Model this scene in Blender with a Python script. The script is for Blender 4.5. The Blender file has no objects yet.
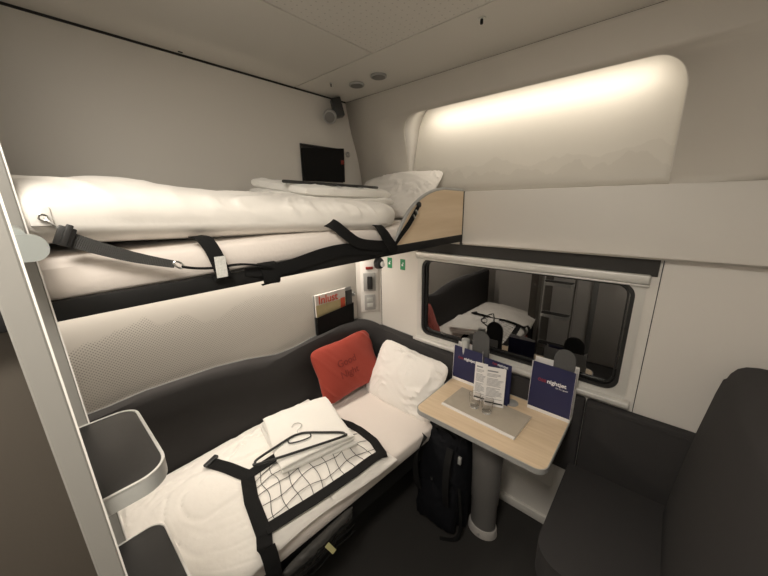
import bpy, bmesh, math, random
from mathutils import Vector, Matrix, noise
from mathutils.bvhtree import BVHTree
random.seed(7)
PI = math.pi
SC = bpy.context.scene
COL = SC.collection

# ------------------------------------------------------------------ materials
def mat(name, col, rough=.6, metal=0, bump=0, bscale=200, var=0, vscale=8, spec=.5, sheen=0, coat=0):
    m = bpy.data.materials.new(name); m.use_nodes = True
    nt = m.node_tree; b = nt.nodes['Principled BSDF']
    b.inputs['Base Color'].default_value = (*col, 1)
    b.inputs['Roughness'].default_value = rough
    b.inputs['Metallic'].default_value = metal
    b.inputs['Specular IOR Level'].default_value = spec
    if sheen: b.inputs['Sheen Weight'].default_value = sheen
    if coat: b.inputs['Coat Weight'].default_value = coat
    tc = nt.nodes.new('ShaderNodeTexCoord')
    if var:
        n = nt.nodes.new('ShaderNodeTexNoise'); n.inputs['Scale'].default_value = vscale
        n.inputs['Detail'].default_value = 6
        nt.links.new(tc.outputs['Object'], n.inputs['Vector'])
        mx = nt.nodes.new('ShaderNodeMix'); mx.data_type = 'RGBA'
        mx.inputs[6].default_value = (*[c*(1-var) for c in col], 1)
        mx.inputs[7].default_value = (*[min(1, c*(1+var)) for c in col], 1)
        nt.links.new(n.outputs['Fac'], mx.inputs[0]); nt.links.new(mx.outputs[2], b.inputs['Base Color'])
    if bump:
        n2 = nt.nodes.new('ShaderNodeTexNoise'); n2.inputs['Scale'].default_value = bscale
        n2.inputs['Detail'].default_value = 4
        nt.links.new(tc.outputs['Object'], n2.inputs['Vector'])
        bp = nt.nodes.new('ShaderNodeBump'); bp.inputs['Strength'].default_value = bump
        bp.inputs['Distance'].default_value = .004
        nt.links.new(n2.outputs['Fac'], bp.inputs['Height']); nt.links.new(bp.outputs['Normal'], b.inputs['Normal'])
    return m

def emis(name, col, s):
    m = bpy.data.materials.new(name); m.use_nodes = True
    nt = m.node_tree; nt.nodes.clear()
    e = nt.nodes.new('ShaderNodeEmission'); o = nt.nodes.new('ShaderNodeOutputMaterial')
    e.inputs[0].default_value = (*col, 1); e.inputs[1].default_value = s
    nt.links.new(e.outputs[0], o.inputs[0]); return m

M = {}
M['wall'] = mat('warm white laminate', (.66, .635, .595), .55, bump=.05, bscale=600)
M['wall_up'] = mat('warm white curved panel shaded', (.56, .53, .48), .55, bump=.05, bscale=600)  # wall laminate darkened to carry the shade of its downward tilt
M['ceil'] = mat('ceiling laminate', (.66, .635, .59), .6, bump=.05, bscale=500)
M['dark_gap'] = mat('dark joint', (.03, .028, .026), .8)
M['closet'] = mat('dark cabinet laminate', (.085, .073, .06), .55, bump=.05)
M['carpet'] = mat('dark carpet', (.026, .024, .022), .95, bump=.8, bscale=420, var=.5, vscale=260)
M['sheet'] = mat('pale sheet cotton', (.74, .68, .63), .85, bump=.15, bscale=90, sheen=.2)
M['duvet'] = mat('white duvet cotton', (.82, .79, .74), .85, bump=.25, bscale=35, sheen=.2)
M['pillow'] = mat('white pillow cotton', (.8, .77, .73), .85, bump=.2, bscale=40, sheen=.2)
M['towel'] = mat('white terry towel', (.86, .84, .79), .95, bump=.9, bscale=420, sheen=.3)
M['red'] = mat('red pillow fabric', (.33, .04, .022), .85, bump=.3, bscale=300, sheen=.15)
M['redtext'] = mat('dark red embroidery', (.22, .028, .018), .85)
M['uph'] = mat('charcoal upholstery', (.031, .029, .029), .9, bump=.5, bscale=520, var=.25, vscale=400)
M['web'] = mat('black webbing', (.009, .009, .009), .85, bump=.5, bscale=700, spec=.2)
M['web_rib'] = mat('ribbed grey black webbing', (.05, .05, .048), .8, bump=.5, bscale=700)
M['blk'] = mat('black powder coat', (.010, .010, .010), .6, spec=.25)
M['plastic'] = mat('black plastic', (.02, .02, .02), .4)
M['cord'] = mat('thin dark cord', (.03, .027, .025), .8)
M['steel'] = mat('brushed steel', (.6, .6, .58), .3, 1)
M['alu'] = mat('anodised aluminium', (.55, .56, .54), .42, .35)
M['rail_grey'] = mat('pale grey lacquer', (.24, .235, .22), .45)
M['bracket'] = mat('light grey plastic', (.33, .355, .345), .35)
M['tread'] = mat('dark rubber tread', (.014, .0135, .013), .5, bump=.25, bscale=900, spec=.3)
M['tag'] = mat('white care label', (.6, .6, .57), .7, var=.35, vscale=180)
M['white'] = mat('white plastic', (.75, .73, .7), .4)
M['grey'] = mat('grey plastic', (.33, .33, .32), .45)
M['column'] = mat('grey table column', (.15, .145, .14), .45, var=.05)
M['colbase'] = mat('white column base', (.42, .4, .38), .4)
M['paper'] = mat('white paper', (.8, .78, .76), .8)
M['navy'] = mat('navy printed paper', (.018, .020, .075), .5)
M['felt'] = mat('grey felt', (.10, .10, .10), .95, bump=.8, bscale=600, var=.35, vscale=300)
M['mat_paper'] = mat('greige menu sheet', (.42, .37, .30), .6, var=.08, vscale=30)
M['pack'] = mat('black backpack nylon', (.004, .0045, .0065), .8, bump=.5, bscale=300, spec=.2)
M['sticker'] = mat('green sticker', (.02, .22, .09), .4)
M['redplastic'] = mat('red plastic', (.22, .02, .015), .4)
M['yellow'] = mat('pale yellow tag', (.55, .52, .25), .6)
M['clearbag'] = mat('wrinkled translucent plastic', (.06, .058, .055), .25, bump=.8, bscale=60)
M['cover_top'] = mat('pale magazine cover', (.7, .66, .62), .5, var=.25, vscale=25)
M['cover_field'] = mat('sand printed band', (.5, .42, .22), .5, var=.2, vscale=30)
M['print_red'] = mat('red print', (.6, .08, .03), .5)
M['logo_red'] = mat('dim red logo print', (.30, .03, .045), .5)
M['print_white'] = mat('white print', (.85, .85, .85), .5)
M['print_grey'] = mat('grey print', (.25, .25, .27), .6)
M['blue_label'] = mat('blue label', (.1, .35, .5), .5)
M['metalframe'] = mat('window alu frame', (.62, .61, .58), .38, .25)
M['rubber'] = mat('black rubber seal', (.012, .012, .012), .5)
M['strip'] = emis('warm led diffuser', (1, .9, .76), 2.2)
M['strip2'] = emis('warm led diffuser low', (1, .82, .62), 2)
M['lampface'] = emis('ceiling lamp diffuser', (1, .88, .72), 2.0)

def glass_mat(name, col, ior, rough=0):
    m = bpy.data.materials.new(name); m.use_nodes = True
    b = m.node_tree.nodes['Principled BSDF']
    b.inputs['Base Color'].default_value = (*col, 1); b.inputs['Roughness'].default_value = rough
    b.inputs['IOR'].default_value = ior; b.inputs['Transmission Weight'].default_value = 1
    return m
M['glass'] = glass_mat('clear drinking glass', (1, 1, 1), 1.45)
M['pane'] = glass_mat('tinted coach window glass', (.25, .24, .23), 3.0)
M['night'] = mat('night outside', (.004, .004, .005), .9)

def wood_mat(sc=(2.5, 30, 40)):
    m = bpy.data.materials.new('light birch laminate'); m.use_nodes = True
    nt = m.node_tree; b = nt.nodes['Principled BSDF']; b.inputs['Roughness'].default_value = .42
    tc = nt.nodes.new('ShaderNodeTexCoord'); mp = nt.nodes.new('ShaderNodeMapping')
    mp.inputs['Scale'].default_value = sc
    n = nt.nodes.new('ShaderNodeTexNoise'); n.inputs['Scale'].default_value = 2.2; n.inputs['Detail'].default_value = 6
    r = nt.nodes.new('ShaderNodeValToRGB')
    r.color_ramp.elements[0].color = (.66, .51, .34, 1); r.color_ramp.elements[1].color = (.73, .58, .41, 1)
    r.color_ramp.elements[0].position = .35; r.color_ramp.elements[1].position = .65
    L = nt.links.new
    L(tc.outputs['Object'], mp.inputs[0]); L(mp.outputs[0], n.inputs['Vector']); L(n.outputs['Fac'], r.inputs[0]); L(r.outputs[0], b.inputs['Base Color'])
    return m
M['wood'] = wood_mat()
M['wood_end'] = wood_mat((12, 1.2, 16))

SKY1 = [(-.3, 1.20), (.016, 1.231), (.119, 1.255), (.182, 1.272), (.268, 1.298), (.312, 1.25), (.414, 1.271), (.465, 1.224), (.528, 1.206), (.629, 1.255), (.736, 1.283), (.877, 1.257), (1.072, 1.22), (1.45, 1.25)]
SKY2 = [(-.3, 1.15), (.059, 1.091), (.139, 1.032), (.269, .995), (.428, .984), (.625, 1.031), (.86, 1.098), (1.062, 1.103), (1.45, 1.12)]
def dots_wall():
    """lower left wall: fine perforation whose dots stop along a mountain skyline"""
    m = bpy.data.materials.new('laminate with perforated mountain print'); m.use_nodes = True
    nt = m.node_tree; b = nt.nodes['Principled BSDF']; b.inputs['Roughness'].default_value = .55
    L = nt.links.new
    tc = nt.nodes.new('ShaderNodeTexCoord'); sp = nt.nodes.new('ShaderNodeSeparateXYZ'); L(tc.outputs['Object'], sp.inputs[0])
    def mth(op, a, b_=None, c=None):
        n = nt.nodes.new('ShaderNodeMath'); n.operation = op
        for i, v in enumerate((a, b_, c)):
            if v is None: continue
            if isinstance(v, (int, float)): n.inputs[i].default_value = v
            else: L(v, n.inputs[i])
        return n.outputs[0]
    Y, Z = sp.outputs[1], sp.outputs[2]
    p = .0125
    # diamond lattice of dots
    a = mth('DIVIDE', mth('ADD', Y, Z), p); c = mth('DIVIDE', mth('SUBTRACT', Y, Z), p)
    fa = mth('SUBTRACT', mth('FRACT', mth('ADD', a, 500)), .5); fc = mth('SUBTRACT', mth('FRACT', mth('ADD', c, 500)), .5)
    d = mth('SQRT', mth('ADD', mth('MULTIPLY', fa, fa), mth('MULTIPLY', fc, fc)))
    def curve(pts):  # piecewise-linear skyline height over y, with small jagged noise
        acc = None
        y0_, z0_ = pts[0]
        acc = z0_
        for (ya, za), (yb_, zb_) in zip(pts, pts[1:]):
            n = nt.nodes.new('ShaderNodeMapRange'); n.inputs[1].default_value = ya; n.inputs[2].default_value = yb_
            n.inputs[3].default_value = 0; n.inputs[4].default_value = zb_-za; L(Y, n.inputs[0])
            acc = mth('ADD', acc, n.outputs[0])
        cx = nt.nodes.new('ShaderNodeCombineXYZ'); L(mth('MULTIPLY', Y, 22), cx.inputs[0])
        n = nt.nodes.new('ShaderNodeTexNoise'); n.inputs['Scale'].default_value = 1; n.inputs['Detail'].default_value = 4
        L(cx.outputs[0], n.inputs['Vector'])
        return mth('ADD', acc, mth('MULTIPLY', mth('SUBTRACT', n.outputs['Fac'], .5), .05))
    s1 = curve(SKY1); s2 = curve(SKY2)
    def below(s, w): # 1 well below skyline
        n = nt.nodes.new('ShaderNodeMapRange'); n.inputs[1].default_value = 0; n.inputs[2].default_value = w
        L(mth('SUBTRACT', s, Z), n.inputs[0]); return n.outputs[0]
    b1 = below(s1, .02); b2 = below(s2, .02)
    fade = nt.nodes.new('ShaderNodeMapRange'); fade.inputs[1].default_value = 1.25; fade.inputs[2].default_value = .15
    fade.inputs[3].default_value = .45; fade.inputs[4].default_value = 1
    L(Y, fade.inputs[0])
    rad = mth('MULTIPLY', mth('SUBTRACT', mth('MULTIPLY', b1, .26), mth('MULTIPLY', b2, .05)), fade.outputs[0])
    e = nt.nodes.new('ShaderNodeMapRange'); e.inputs[1].default_value = -.05; e.inputs[2].default_value = .05
    L(mth('SUBTRACT', rad, d), e.inputs[0])
    fac = mth('MULTIPLY', mth('MULTIPLY', e.outputs[0], b1), .8)
    mx = nt.nodes.new('ShaderNodeMix'); mx.data_type = 'RGBA'
    mx.inputs[6].default_value = (.66, .63, .58, 1); mx.inputs[7].default_value = (.22, .205, .19, 1)
    L(fac, mx.inputs[0]); L(mx.outputs[2], b.inputs['Base Color'])
    return m
M['dots'] = dots_wall()

def perf_ceiling():
    m = bpy.data.materials.new('perforated ceiling panel'); m.use_nodes = True
    nt = m.node_tree; b = nt.nodes['Principled BSDF']; b.inputs['Roughness'].default_value = .6
    L = nt.links.new
    tc = nt.nodes.new('ShaderNodeTexCoord'); mp = nt.nodes.new('ShaderNodeMapping')
    mp.inputs['Scale'].default_value = (38, 38, 38)
    v = nt.nodes.new('ShaderNodeTexVoronoi'); v.voronoi_dimensions = '2D'; v.inputs['Scale'].default_value = 1; v.inputs['Randomness'].default_value = .25
    r = nt.nodes.new('ShaderNodeMapRange'); r.inputs[1].default_value = .07; r.inputs[2].default_value = .12
    r.inputs[3].default_value = .35; r.inputs[4].default_value = 0
    mx = nt.nodes.new('ShaderNodeMix'); mx.data_type = 'RGBA'
    mx.inputs[6].default_value = (.66, .635, .59, 1); mx.inputs[7].default_value = (.12, .11, .1, 1)
    L(tc.outputs['Object'], mp.inputs[0]); L(mp.outputs[0], v.inputs['Vector']); L(v.outputs['Distance'], r.inputs[0])
    L(r.outputs[0], mx.inputs[0]); L(mx.outputs[2], b.inputs['Base Color'])
    return m
M['perf'] = perf_ceiling()

def ridge_print():
    """niche back panel: faint embossed mountain ridges"""
    m = bpy.data.materials.new('pale panel with faint ridge print'); m.use_nodes = True
    nt = m.node_tree; b = nt.nodes['Principled BSDF']; b.inputs['Roughness'].default_value = .5
    L = nt.links.new
    tc = nt.nodes.new('ShaderNodeTexCoord'); sp = nt.nodes.new('ShaderNodeSeparateXYZ'); L(tc.outputs['Object'], sp.inputs[0])
    tot = None
    for freq, off, amp, base, slope in ((5, 1.3, .22, 1.88, .02), (6.5, 9.4, .3, 1.80, .06)):
        mu = nt.nodes.new('ShaderNodeMath'); mu.operation = 'MULTIPLY_ADD'; L(sp.outputs[0], mu.inputs[0]); mu.inputs[1].default_value = freq; mu.inputs[2].default_value = off
        cx = nt.nodes.new('ShaderNodeCombineXYZ'); L(mu.outputs[0], cx.inputs[0])
        n = nt.nodes.new('ShaderNodeTexNoise'); n.inputs['Scale'].default_value = 1; n.inputs['Detail'].default_value = 7
        L(cx.outputs[0], n.inputs['Vector'])
        a = nt.nodes.new('ShaderNodeMath'); a.operation = 'MULTIPLY_ADD'; L(n.outputs['Fac'], a.inputs[0]); a.inputs[1].default_value = amp; a.inputs[2].default_value = base-amp/2+slope
        s = nt.nodes.new('ShaderNodeMath'); s.operation = 'SUBTRACT'; L(a.outputs[0], s.inputs[0]); L(sp.outputs[2], s.inputs[1])
        r = nt.nodes.new('ShaderNodeMapRange'); r.inputs[1].default_value = 0; r.inputs[2].default_value = .004; L(s.outputs[0], r.inputs[0])
        r.inputs[4].default_value = .5
        if tot is None: tot = r.outputs[0]
        else:
            ad = nt.nodes.new('ShaderNodeMath'); ad.operation = 'ADD'; L(tot, ad.inputs[0]); L(r.outputs[0], ad.inputs[1]); tot = ad.outputs[0]
    mx = nt.nodes.new('ShaderNodeMix'); mx.data_type = 'RGBA'
    mx.inputs[6].default_value = (.66, .63, .57, 1); mx.inputs[7].default_value = (.585, .555, .5, 1)
    L(tot, mx.inputs[0]); L(mx.outputs[2], b.inputs['Base Color'])
    return m
M['ridge'] = ridge_print()

# ------------------------------------------------------------------ helpers
def link(name, me, parent=None):
    o = bpy.data.objects.new(name, me); COL.objects.link(o)
    if parent: o.parent = parent
    return o
def obj(name, bm, m, parent=None, smooth=True):
    me = bpy.data.meshes.new(name); bmesh.ops.recalc_face_normals(bm, faces=bm.faces[:]); bm.to_mesh(me); bm.free()
    ms = m if isinstance(m, (list, tuple)) else [m]
    for q in ms: me.materials.append(M[q] if isinstance(q, str) else q)
    if smooth:
        for p in me.polygons: p.use_smooth = True
        try: me.set_sharp_from_angle(angle=math.radians(38))
        except Exception: pass
    o = link(name, me, parent)
    return o
def tag(o, label, cat, group=None):
    o['label'] = label; o['category'] = cat
    if group: o['group'] = group
    return o
def thing(name, label, cat, loc=(0, 0, 0), group=None):
    o = bpy.data.objects.new(name, None); COL.objects.link(o); o.location = loc
    o.empty_display_size = .05
    tag(o, label, cat, group); o['_o'] = 0; del o['_o']
    return o
def fix(o, parent):  # child whose mesh is in world coordinates under an Empty placed at its base
    o.parent = parent; o.matrix_parent_inverse = Matrix.Translation(-parent.location); return o
def part(name, bm, m, parent, smooth=True):
    o = obj(name, bm, m, None, smooth)
    root = parent
    off = Vector((0, 0, 0))
    q = parent
    while q is not None: off += q.location if q.type == 'EMPTY' else Vector((0, 0, 0)); q = q.parent
    o.parent = parent
    if parent.type == 'EMPTY': o.matrix_parent_inverse = Matrix.Translation(-off)
    return o
def struct(name, bm, m, smooth=True):
    o = obj(name, bm, m, None, smooth); o['kind'] = 'structure'; return o

def bx(bm, x0, x1, y0, y1, z0, z1, bev=0, seg=2, mtx=None):
    r = bmesh.ops.create_cube(bm, size=1)
    vs = r['verts']
    for v in vs:
        v.co = Vector(((x0+x1)/2+v.co.x*(x1-x0), (y0+y1)/2+v.co.y*(y1-y0), (z0+z1)/2+v.co.z*(z1-z0)))
    if bev:
        es = list({e for v in vs for e in v.link_edges})
        g = bmesh.ops.bevel(bm, geom=es, offset=bev, segments=seg, profile=.5, affect='EDGES')
        vs = list({v for f in g['faces'] for v in f.verts} | {v for v in vs if v.is_valid})
    if mtx is not None:
        for v in vs: v.co = mtx @ v.co
    return vs
def box(*a, **k):
    bm = bmesh.new(); bx(bm, *a, **k); return bm
def cyl(bm, c, axis, r, h, seg=32, r2=None, bev=0):
    """cylinder centred at c along axis"""
    m = Vector(axis).normalized().to_track_quat('Z', 'Y').to_matrix().to_4x4(); m.translation = Vector(c)
    g = bmesh.ops.create_cone(bm, cap_ends=True, segments=seg, radius1=r, radius2=r if r2 is None else r2, depth=h)
    vs = g['verts']
    if bev:
        es = [e for e in {e for v in vs for e in v.link_edges} if any(len(f.verts) > 4 for f in e.link_faces)]
        gg = bmesh.ops.bevel(bm, geom=es, offset=bev, segments=2, profile=.5, affect='EDGES')
        vs = list({v for f in gg['faces'] for v in f.verts} | {v for v in vs if v.is_valid})
    for v in vs: v.co = m @ v.co
def prism(bm, pts, fn, d):
    """closed 2D polygon pts extruded: fn(u,v,w) -> Vector, w = 0..d"""
    a = [bm.verts.new(fn(u, v, 0)) for u, v in pts]; b = [bm.verts.new(fn(u, v, d)) for u, v in pts]
    n = len(pts)
    bm.faces.new(a); bm.faces.new(b[::-1])
    for i in range(n): bm.faces.new((a[i], b[i], b[(i+1) % n], a[(i+1) % n]))
    return a, b
def rrect(x0, x1, y0, y1, r, seg=8, rs=None):
    """rounded rectangle, radii per corner: (x0y0, x1y0, x1y1, x0y1)"""
    rs = rs or (r,)*4
    out = []
    for (cx, cy, a0, q) in ((x0, y0, PI, rs[0]), (x1, y0, 1.5*PI, rs[1]), (x1, y1, 0, rs[2]), (x0, y1, .5*PI, rs[3])):
        sx = 1 if cx == x0 else -1; sy = 1 if cy == y0 else -1
        if q <= 0: out.append((cx, cy)); continue
        for k in range(seg+1):
            a = a0+.5*PI*k/seg
            out.append((cx+sx*q+q*math.cos(a), cy+sy*q+q*math.sin(a)))
    return out
def ring(bm, outer, inner, fn, d):
    n = len(outer)
    A = [bm.verts.new(fn(*p, 0)) for p in outer]; B = [bm.verts.new(fn(*p, 0)) for p in inner]
    A2 = [bm.verts.new(fn(*p, d)) for p in outer]; B2 = [bm.verts.new(fn(*p, d)) for p in inner]
    for i in range(n):
        j = (i+1) % n
        bm.faces.new((A[i], A[j], B[j], B[i])); bm.faces.new((A2[i], B2[i], B2[j], A2[j]))
        bm.faces.new((A[i], A2[i], A2[j], A[j])); bm.faces.new((B[i], B[j], B2[j], B2[i]))
def catmull(P, n=8, closed=False):
    P = [Vector(p) for p in P]; out = []
    N = len(P)
    for i in range(N if closed else N-1):
        if closed: p0, p1, p2, p3 = P[i-1], P[i], P[(i+1) % N], P[(i+2) % N]
        else: p0, p1, p2, p3 = P[max(i-1, 0)], P[i], P[i+1], P[min(i+2, N-1)]
        for k in range(n):
            t = k/n
            out.append(.5*((2*p1)+(p2-p0)*t+(2*p0-5*p1+4*p2-p3)*t*t+(3*p1-p0-3*p2+p3)*t**3))
    if not closed: out.append(P[-1])
    return out
def tube(bm, P, r, seg=8, closed=False, flat=None):
    """tube along points; r number or fn(i/n); flat = (normal, ratio) squashes along normal"""
    P = [Vector(p) for p in P]; N = len(P); rings = []
    up = Vector((0, 0, 1)); prev = None
    for i, p in enumerate(P):
        if closed: t = P[(i+1) % N]-P[i-1]
        else: t = P[min(i+1, N-1)]-P[max(i-1, 0)]
        t.normalize()
        if prev is None:
            a = t.cross(up)
            if a.length < .1: a = t.cross(Vector((1, 0, 0)))
        else: a = prev-t*prev.dot(t)
        a.normalize(); prev = a; b = t.cross(a)
        rr = r(i/(N-1)) if callable(r) else r
        rg = []
        for k in range(seg):
            o = a*math.cos(2*PI*k/seg)*rr+b*math.sin(2*PI*k/seg)*rr
            if flat: nn = Vector(flat[0]); o -= nn*o.dot(nn)*(1-flat[1])
            rg.append(bm.verts.new(p+o))
        rings.append(rg)
    for i in range(N if closed else N-1):
        A, B = rings[i], rings[(i+1) % N]
        sh = 0
        if closed and i == N-1:  # best alignment
            sh = min(range(seg), key=lambda s: (A[0].co-B[s].co).length)
        for k in range(seg): bm.faces.new((A[k], A[(k+1) % seg], B[(k+1+sh) % seg], B[(k+sh) % seg]))
    if not closed: bm.faces.new(rings[0][::-1]); bm.faces.new(rings[-1])
def ribbon(bm, P, side, w, t=.0022, rib=0):
    """webbing: flat band along P; side = vector or list of vectors (band width direction)"""
    P = [Vector(p) for p in P]; N = len(P); R = []
    for i, p in enumerate(P):
        tg = (P[min(i+1, N-1)]-P[max(i-1, 0)]).normalized()
        s = Vector(side[i] if isinstance(side, list) else side)
        s = (s-tg*s.dot(tg)).normalized(); n = tg.cross(s)
        ww = (w[i] if isinstance(w, list) else w)/2
        tt = t+(rib if i % 2 else 0)
        R.append([bm.verts.new(p+s*a*ww+n*b*tt/2) for a, b in ((-1, -1), (1, -1), (1, 1), (-1, 1))])
    for i in range(N-1):
        for k in range(4): bm.faces.new((R[i][k], R[i][(k+1) % 4], R[i+1][(k+1) % 4], R[i+1][k]))
    bm.faces.new(R[0][::-1]); bm.faces.new(R[-1])
def wr(x, y, seed=0, s=1.0):
    """cloth creases: domain-warped sharp ridges running in a few directions"""
    p = Vector((x*s, y*s, seed*3.7))
    q = p+noise.noise_vector(p*1.9)*.45
    g = noise.noise(p*1.5)
    r1 = max(0, 1-abs(noise.noise(Vector((q.x*2.2, q.y*4.5, q.z)))*4.2))
    r2 = max(0, 1-abs(noise.noise(Vector((q.x*9+q.y*4, q.y*5-q.x*3, q.z+7)))*4.0))
    r3 = max(0, 1-abs(noise.noise(Vector((q.x*15-q.y*9, q.y*15+q.x*6, q.z+13)))*3.4))
    m1 = max(0, .5+1.2*noise.noise(p*2.3+Vector((9, 1, 4)))); m2 = max(0, .45+1.4*noise.noise(p*3.1+Vector((2, 8, 6))))
    return .5*g+.45*r1*m1+.34*r2*m2+.07*r3*m1
def pad(bm, fn, nu=64, nv=64, h=.1, p=4.0, amp=.01, seed=0, s=1.0, hb=None, q=1.0):
    """closed cloth body; fn(u,v) -> (mid point, up vector), u,v in -1..1"""
    def rm(a): a = max(-1, min(1, a)); return math.copysign(1-(1-abs(a))**1.7, a)
    top = []; bot = []; disp = []; ff = []
    for i in range(nu+1):
        tr = []; br = []
        for j in range(nv+1):
            u = rm(2*i/nu-1); v = rm(2*j/nv-1)
            t = max(0, (1-abs(u)**p))**(q/p*1.6)*max(0, (1-abs(v)**p))**(q/p*1.6)
            c, up = fn(u, v); c = Vector(c); up = Vector(up)
            wn = wr(c.x+c.z*.6, c.y+c.z*.3, seed, s)*amp
            edge = i in (0, nu) or j in (0, nv)
            vt = bm.verts.new(c+up*(h*t))
            tr.append(vt); disp.append((vt, t))
            br.append(vt if edge else bm.verts.new(c-up*((h if hb is None else hb)*t)))
        top.append(tr); bot.append(br)
    for i in range(nu):
        for j in range(nv):
            for g, flip in ((top, 0), (bot, 1)):
                f = [g[i][j], g[i+1][j], g[i+1][j+1], g[i][j+1]]
                f2 = []
                for v in f:
                    if v not in f2: f2.append(v)
                if len(f2) > 2:
                    try: ff.append(bm.faces.new(f2[::-1] if flip else f2))
                    except ValueError: pass
    bmesh.ops.recalc_face_normals(bm, faces=ff)
    bm.normal_update()
    mv = []
    for v, t in disp:
        q_ = v.co
        mv.append((v, v.normal*(wr(q_.x+q_.z*.5, q_.y+q_.z*.8, seed, s)*amp*min(1, t*1.4+.35))))
    for v, d_ in mv: v.co += d_
def text(name, s, size, m, mtx, parent, ext=.0004, bold=.0, align='LEFT'):
    cu = bpy.data.curves.new(name, 'FONT'); cu.body = s; cu.size = size; cu.extrude = ext; cu.offset = bold; cu.align_x = align
    t = bpy.data.objects.new('tmp', cu); COL.objects.link(t)
    me = bpy.data.meshes.new_from_object(t.evaluated_get(bpy.context.evaluated_depsgraph_get()))
    bpy.data.objects.remove(t); bpy.data.curves.remove(cu)
    me.transform(mtx); me.materials.clear(); me.materials.append(M[m]); me.name = name
    return me
def text_part(name, s, size, m, mtx, parent, **k):
    me = text(name, s, size, m, mtx, parent, **k)
    o = link(name, me, parent)
    off = Vector((0, 0, 0)); q = parent
    while q is not None: off += q.location if q.type == 'EMPTY' else Vector((0, 0, 0)); q = q.parent
    if parent.type == 'EMPTY': o.matrix_parent_inverse = Matrix.Translation(-off)
    return o
def frame_mtx(o, xa, ya):
    xa = Vector(xa).normalized(); ya = Vector(ya); ya = (ya-xa*ya.dot(xa)).normalized(); za = xa.cross(ya)
    m = Matrix((xa, ya, za)).transposed().to_4x4(); m.translation = Vector(o); return m
def bvh_of(*objs):
    vs = []; fs = []
    for o in objs:
        b = len(vs); vs += [v.co.copy() for v in o.data.vertices]
        fs += [[b+i for i in p.vertices] for p in o.data.polygons]
    return BVHTree.FromPolygons(vs, fs)

# ------------------------------------------------------------------ room
H = 2.297; W = 1.60; XR = 1.97; YB = -.62
struct('floor', box(-.1, XR+.1, YB-.1, W+.1, -.06, 0), 'carpet')
bm = box(-.05, XR+.05, YB, 1.5, H+.012, H+.06); struct('ceiling', bm, 'dark_gap', False)
g = .0026
def cpanel(n, x0, x1, y0, y1, m):
    o = struct(n, box(x0+g, x1-g, y0+g, y1-g, H, H+.0115, bev=.0012, seg=1), m, False); return o
cpanel('ceiling', .004, .552, YB, 1.072, 'ceil')
cpanel('ceiling', .552, 1.75, YB, 1.072, 'perf')
cpanel('ceiling', 1.75, XR, YB, 1.072, 'ceil')
cpanel('ceiling', .004, XR, 1.072, 1.432, 'ceil')
# left wall: upper part with a curved far seam, lower perforated part
struct('wall_left', box(-.05, 0, YB, 1.62, 1.515, H-.006), 'wall')
struct('wall_left', box(-.05, 0, YB, 1.452, 0, 1.513), 'dots')
# upper window wall: barrel profile with an arched niche cut out
def prof(z):
    P = [(1.50, 1.562), (1.77, 1.560), (1.88, 1.546), (2.0, 1.518), (2.155, 1.466), (2.23, 1.447), (2.31, 1.430)]
    for (a, ya), (b, yb) in zip(P, P[1:]):
        if z <= b: 
            t = (z-a)/(b-a); return ya+(yb-ya)*t
    return P[-1][1]
ZT = 2.167; Z0 = 1.77
def xl(z):
    base = .377
    if z > ZT-.09: k = (z-(ZT-.09))/.09; return base+.012+.10*(1-math.sqrt(max(0, 1-k*k)))
    return base+.012*(z-Z0)/(ZT-.09-Z0)
def xr(z):
    if z > ZT-.10: k = (z-(ZT-.10))/.10; return 1.522-.10*(1-math.sqrt(max(0, 1-k*k)))
    return 1.522
rows = [Z0+(ZT-.1-Z0)*i/10 for i in range(11)]+[ZT-.1+.1*math.sin(PI/2*i/14) for i in range(1, 15)]
bm = bmesh.new()
def strip_grid(cols):  # cols: list of row lists of verts
    for a, b in zip(cols, cols[1:]):
        for i in range(len(a)-1): bm.faces.new((a[i], b[i], b[i+1], a[i+1]))
def V(x, y, z): return bm.verts.new((x, y, z))
strip_grid([[V(x0_ if x0_ is not None else xl(z), prof(z), z) for z in rows] for x0_ in (0, .2)]+[[V(xl(z), prof(z), z) for z in rows]])
strip_grid([[V(xr(z), prof(z), z) for z in rows], [V(1.75, prof(z), z) for z in rows], [V(XR, prof(z), z) for z in rows]])
tops = [ZT+(2.31-ZT)*i/6 for i in range(7)]
xs_top = [0, .2, xl(ZT), .8, 1.1, xr(ZT), 1.75, XR]
strip_grid([[V(x, prof(z), z) for z in tops] for x in xs_top])
lows = [1.50, 1.6, 1.7, 1.77]
strip_grid([[V(x, prof(z), z) for z in lows] for x in (0, .377, .8, 1.2, 1.522, XR)])
bmesh.ops.remove_doubles(bm, verts=bm.verts[:], dist=.0004)
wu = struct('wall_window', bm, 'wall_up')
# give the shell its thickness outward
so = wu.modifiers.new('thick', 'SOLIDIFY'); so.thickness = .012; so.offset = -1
def yb(z): return max(prof(z)+.001, 1.556+.075*min(1, (z-1.80)/(ZT-1.80))**.8 if z > 1.80 else prof(z)+.001)
# niche lining: side and top reveals, and the back panel
bm = bmesh.new()
outl = [(xl(z), z) for z in rows]+[(xl(ZT)+(xr(ZT)-xl(ZT))*i/20, ZT) for i in range(1, 20)]+[(xr(z), z) for z in rows[::-1]]
def lift(z): return .078*max(0, (z-(ZT-.11))/.11)**1.5
A = [V(x, prof(z)-.001, z) for x, z in outl]; B = [V(x, yb(z)+.003, z+lift(z)) for x, z in outl]
for i in range(len(outl)-1): bm.faces.new((A[i], A[i+1], B[i+1], B[i]))
nr = struct('trim_1', bm, 'wall')
so = nr.modifiers.new('thick', 'SOLIDIFY'); so.thickness = .006; so.offset = 0
bm = bmesh.new()
strip_grid([[V(.35+(1.55-.35)*i/24, yb(Z0+(ZT+.085-Z0)*j/20)+.003, Z0+(ZT+.085-Z0)*j/20) for j in range(21)] for i in range(25)])
nb = struct('wall_window', bm, 'ridge')
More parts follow.
